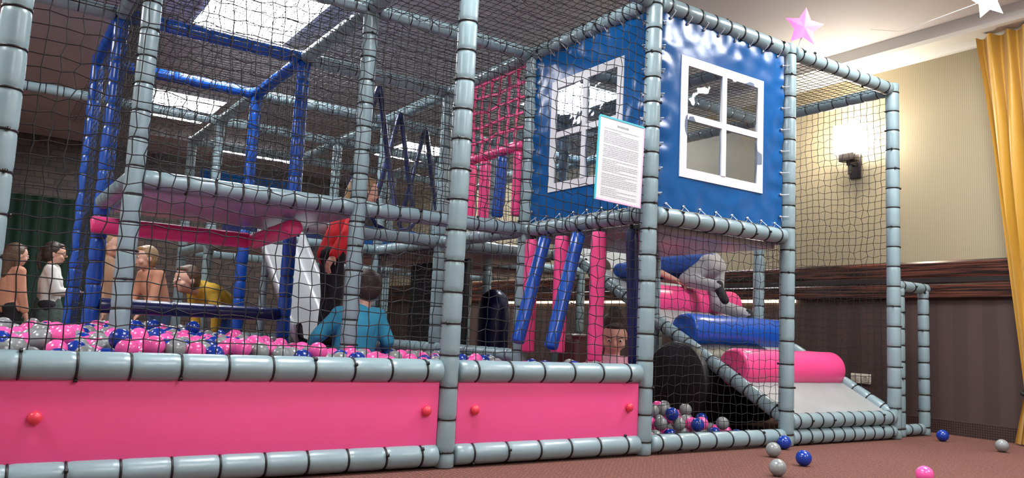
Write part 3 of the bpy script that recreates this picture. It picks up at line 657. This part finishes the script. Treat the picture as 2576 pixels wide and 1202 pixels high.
    for sx in (-1,1):
        v,f_=ell(W_(.155*sx,.375,-.0),(.055*hh,.04*hh,.032*hh),R,12); e_=mk('eye',v,f_,'eyewhite',rt_,True)
        v,f_=ell(W_(.155*sx,.40,-.0),(.028*hh,.025*hh,.028*hh),R,12); p_=mk('pupil',v,f_,'eye',e_,True,world=False)
        v,f_=cap(W_(.09*sx,.415,.085),W_(.22*sx,.385,.095),.012*hh,.01*hh,8); mk('eyebrow',v,f_,hair,rt_,True)
    v,f_=ell(W_(0,.375,-.26),(.10*hh,.035*hh,.028*hh),R,14); mk('mouth',v,f_,'lip',rt_,True)
    if glasses:
        ps=[[W_(.155*sx+.11*math.cos(a),.45,.09*math.sin(a)) for a in np.linspace(0,2*math.pi,20)] for sx in(-1,1)]+[[W_(.27,.43,.02),W_(.38,0,.02)],[W_(-.27,.43,.02),W_(-.38,0,.02)],[W_(-.045,.45,.02),W_(.045,.45,.02)]]
        v,f_=tubes(ps,.0025,6); mk('glasses',v,f_,'cblack',rt_,True)
    return rt_
def stand(x,y,h,yawd,lean=0,arms=None,z0=0,child=True):
    a=math.radians(yawd); f=Vector((math.cos(a),math.sin(a),0)); l=Vector((-math.sin(a),math.cos(a),0)); O=Vector((x,y,z0)); U=Vector((0,0,1))
    hh=.175*h if child else .14*h
    P=lambda ff,ll,uu:O+f*ff*h+l*ll*h+U*uu*h
    tl=math.radians(lean); T=lambda ff,ll,uu:O+U*.5*h+ (f*(math.sin(tl)*(uu-.5)+math.cos(tl)*ff)+U*(math.cos(tl)*(uu-.5)-math.sin(tl)*ff))*h+l*ll*h
    j=dict(pelvis=P(0,0,.5),hipL=P(0,.05,.49),hipR=P(0,-.05,.49),knL=P(.01,.055,.27),knR=P(.02,-.055,.27),anL=P(-.01,.055,.045),anR=P(-.01,-.055,.045),chest=T(0,0,.68),neck=T(0,0,.80),shL=T(0,.105,.765),shR=T(0,-.105,.765),head=T(.01,0,.90),
        elL=T(.02,.13,.60),elR=T(.02,-.13,.60),haL=T(.06,.13,.46),haR=T(.06,-.13,.46))
    if arms:
        for q,v in arms.items(): j[q]=T(*v)
    return j,f,hh,h/1.45
def addp(label,args,top,bottom,hair,face=None,**kw):
    j,f,hh,k=stand(*args[:4],**(args[4] if len(args)>4 else {})); person(label,j,k,hh,face or f,top,bottom,hair,**kw)
addp('person in peach jacket with long brown hair standing behind ball pit',(-2.60,6.0,1.22,20),'peach','cblack','hairbrown',hairstyle='long')
addp('person in white sweater, glasses and patterned skirt facing sideways',(-2.27,6.2,1.28,-10,dict(arms=dict(elR=(.06,-.13,.6),haR=(.2,-.1,.6),elL=(.06,.13,.6),haL=(.2,.1,.6)))),'cwhite','cblack','hairdark',hairstyle='tail',skirt='skirt',glasses=True)
addp('person in peach hoodie bending forward beside the frame',(-1.42,5.1,1.28,200,dict(lean=22,arms=dict(elR=(.1,-.13,.62),haR=(.2,-.1,.55),elL=(.1,.13,.62),haL=(.2,.1,.55)))),'peach','jeans','hairblond')
addp('person in tan top standing behind gray post',(-1.87,5.5,1.38,-30),'tan','cgray','hairblond',hairstyle='long')
addp('person in yellow shirt bending down beside blue post',(-.98,4.25,1.32,200,dict(lean=62,arms=dict(elR=(.12,-.13,.66),haR=(.2,-.1,.6),elL=(.12,.13,.66),haL=(.2,.1,.6)))),'cyellow','cblue','hairbrown')
addp('person in red top and black trousers standing on a foam step',(-.93,2.07,1.22,-10,dict(lean=22,z0=.44,arms=dict(elL=(.04,.16,.63),haL=(.12,.14,.53),elR=(.0,-.17,.62),haR=(-.02,-.2,.47)))),'cred','cblack','hairblond',hairstyle='long')
person('person in turquoise shirt sitting among the balls',dict(pelvis=(-.98,1.50,.33),hipL=(-.9,1.53,.32),hipR=(-1.06,1.53,.32),knL=(-.8,1.76,.38),knR=(-1.12,1.78,.38),anL=(-.84,1.82,.14),anR=(-1.1,1.85,.14),chest=(-.965,1.48,.56),neck=(-.94,1.49,.70),shL=(-.83,1.50,.645),shR=(-1.08,1.48,.64),head=(-.91,1.52,.815),
   elL=(-.76,1.48,.50),elR=(-1.2,1.48,.52),haL=(-.72,1.62,.42),haR=(-1.22,1.62,.43)),.86,.21,(.1,1,-.1),'tee','jeans','hairdark',sleeve=.75)
person('person in pink top with dark hair bun looking down',dict(pelvis=(.30,.62,.12),hipL=(.38,.6,.11),hipR=(.24,.56,.11),knL=(.30,.30,.16),knR=(.08,.42,.16),anL=(.10,.28,.06),anR=(.02,.62,.06),chest=(.27,.57,.34),neck=(.255,.55,.47),shL=(.36,.51,.43),shR=(.15,.58,.43),head=(.245,.52,.605),
   elL=(.36,.38,.28),elR=(.06,.45,.28),haL=(.22,.27,.24),haR=(.08,.3,.24)),.74,.215,(-.55,-.72,-.42),'cpink','jeans','hairdark',hairstyle='bun')
person('person in blue shirt and gray trousers crawling up the ramp',dict(pelvis=(1.88,1.26,1.20),hipL=(1.80,1.20,1.18),hipR=(1.97,1.28,1.18),knL=(1.66,1.30,1.06),knR=(1.92,1.22,.88),anL=(1.72,1.02,1.0),anR=(1.95,.93,.80),toeL=(1.72,.96,.90),toeR=(1.97,.86,.70),chest=(1.57,1.62,1.16),neck=(1.42,1.82,1.13),shL=(1.34,1.70,1.12),shR=(1.58,1.80,1.12),head=(1.35,1.98,1.12),
   elL=(1.52,1.48,1.12),elR=(1.62,1.60,1.08),haL=(1.60,1.37,1.06),haR=(1.66,1.44,1.05)),.88,.20,(-.4,1,-.2),'cblue','cgray','hairdark',sleeve=.3)

# ---------------------------------------------------------------- world / look
w=bpy.data.worlds.new('world'); SC.world=w; w.use_nodes=True; w.node_tree.nodes['Background'].inputs[0].default_value=(.9,.92,1,1); w.node_tree.nodes['Background'].inputs[1].default_value=.3
SC.view_settings.view_transform='Standard'; SC.view_settings.look='None'; SC.view_settings.exposure=.42
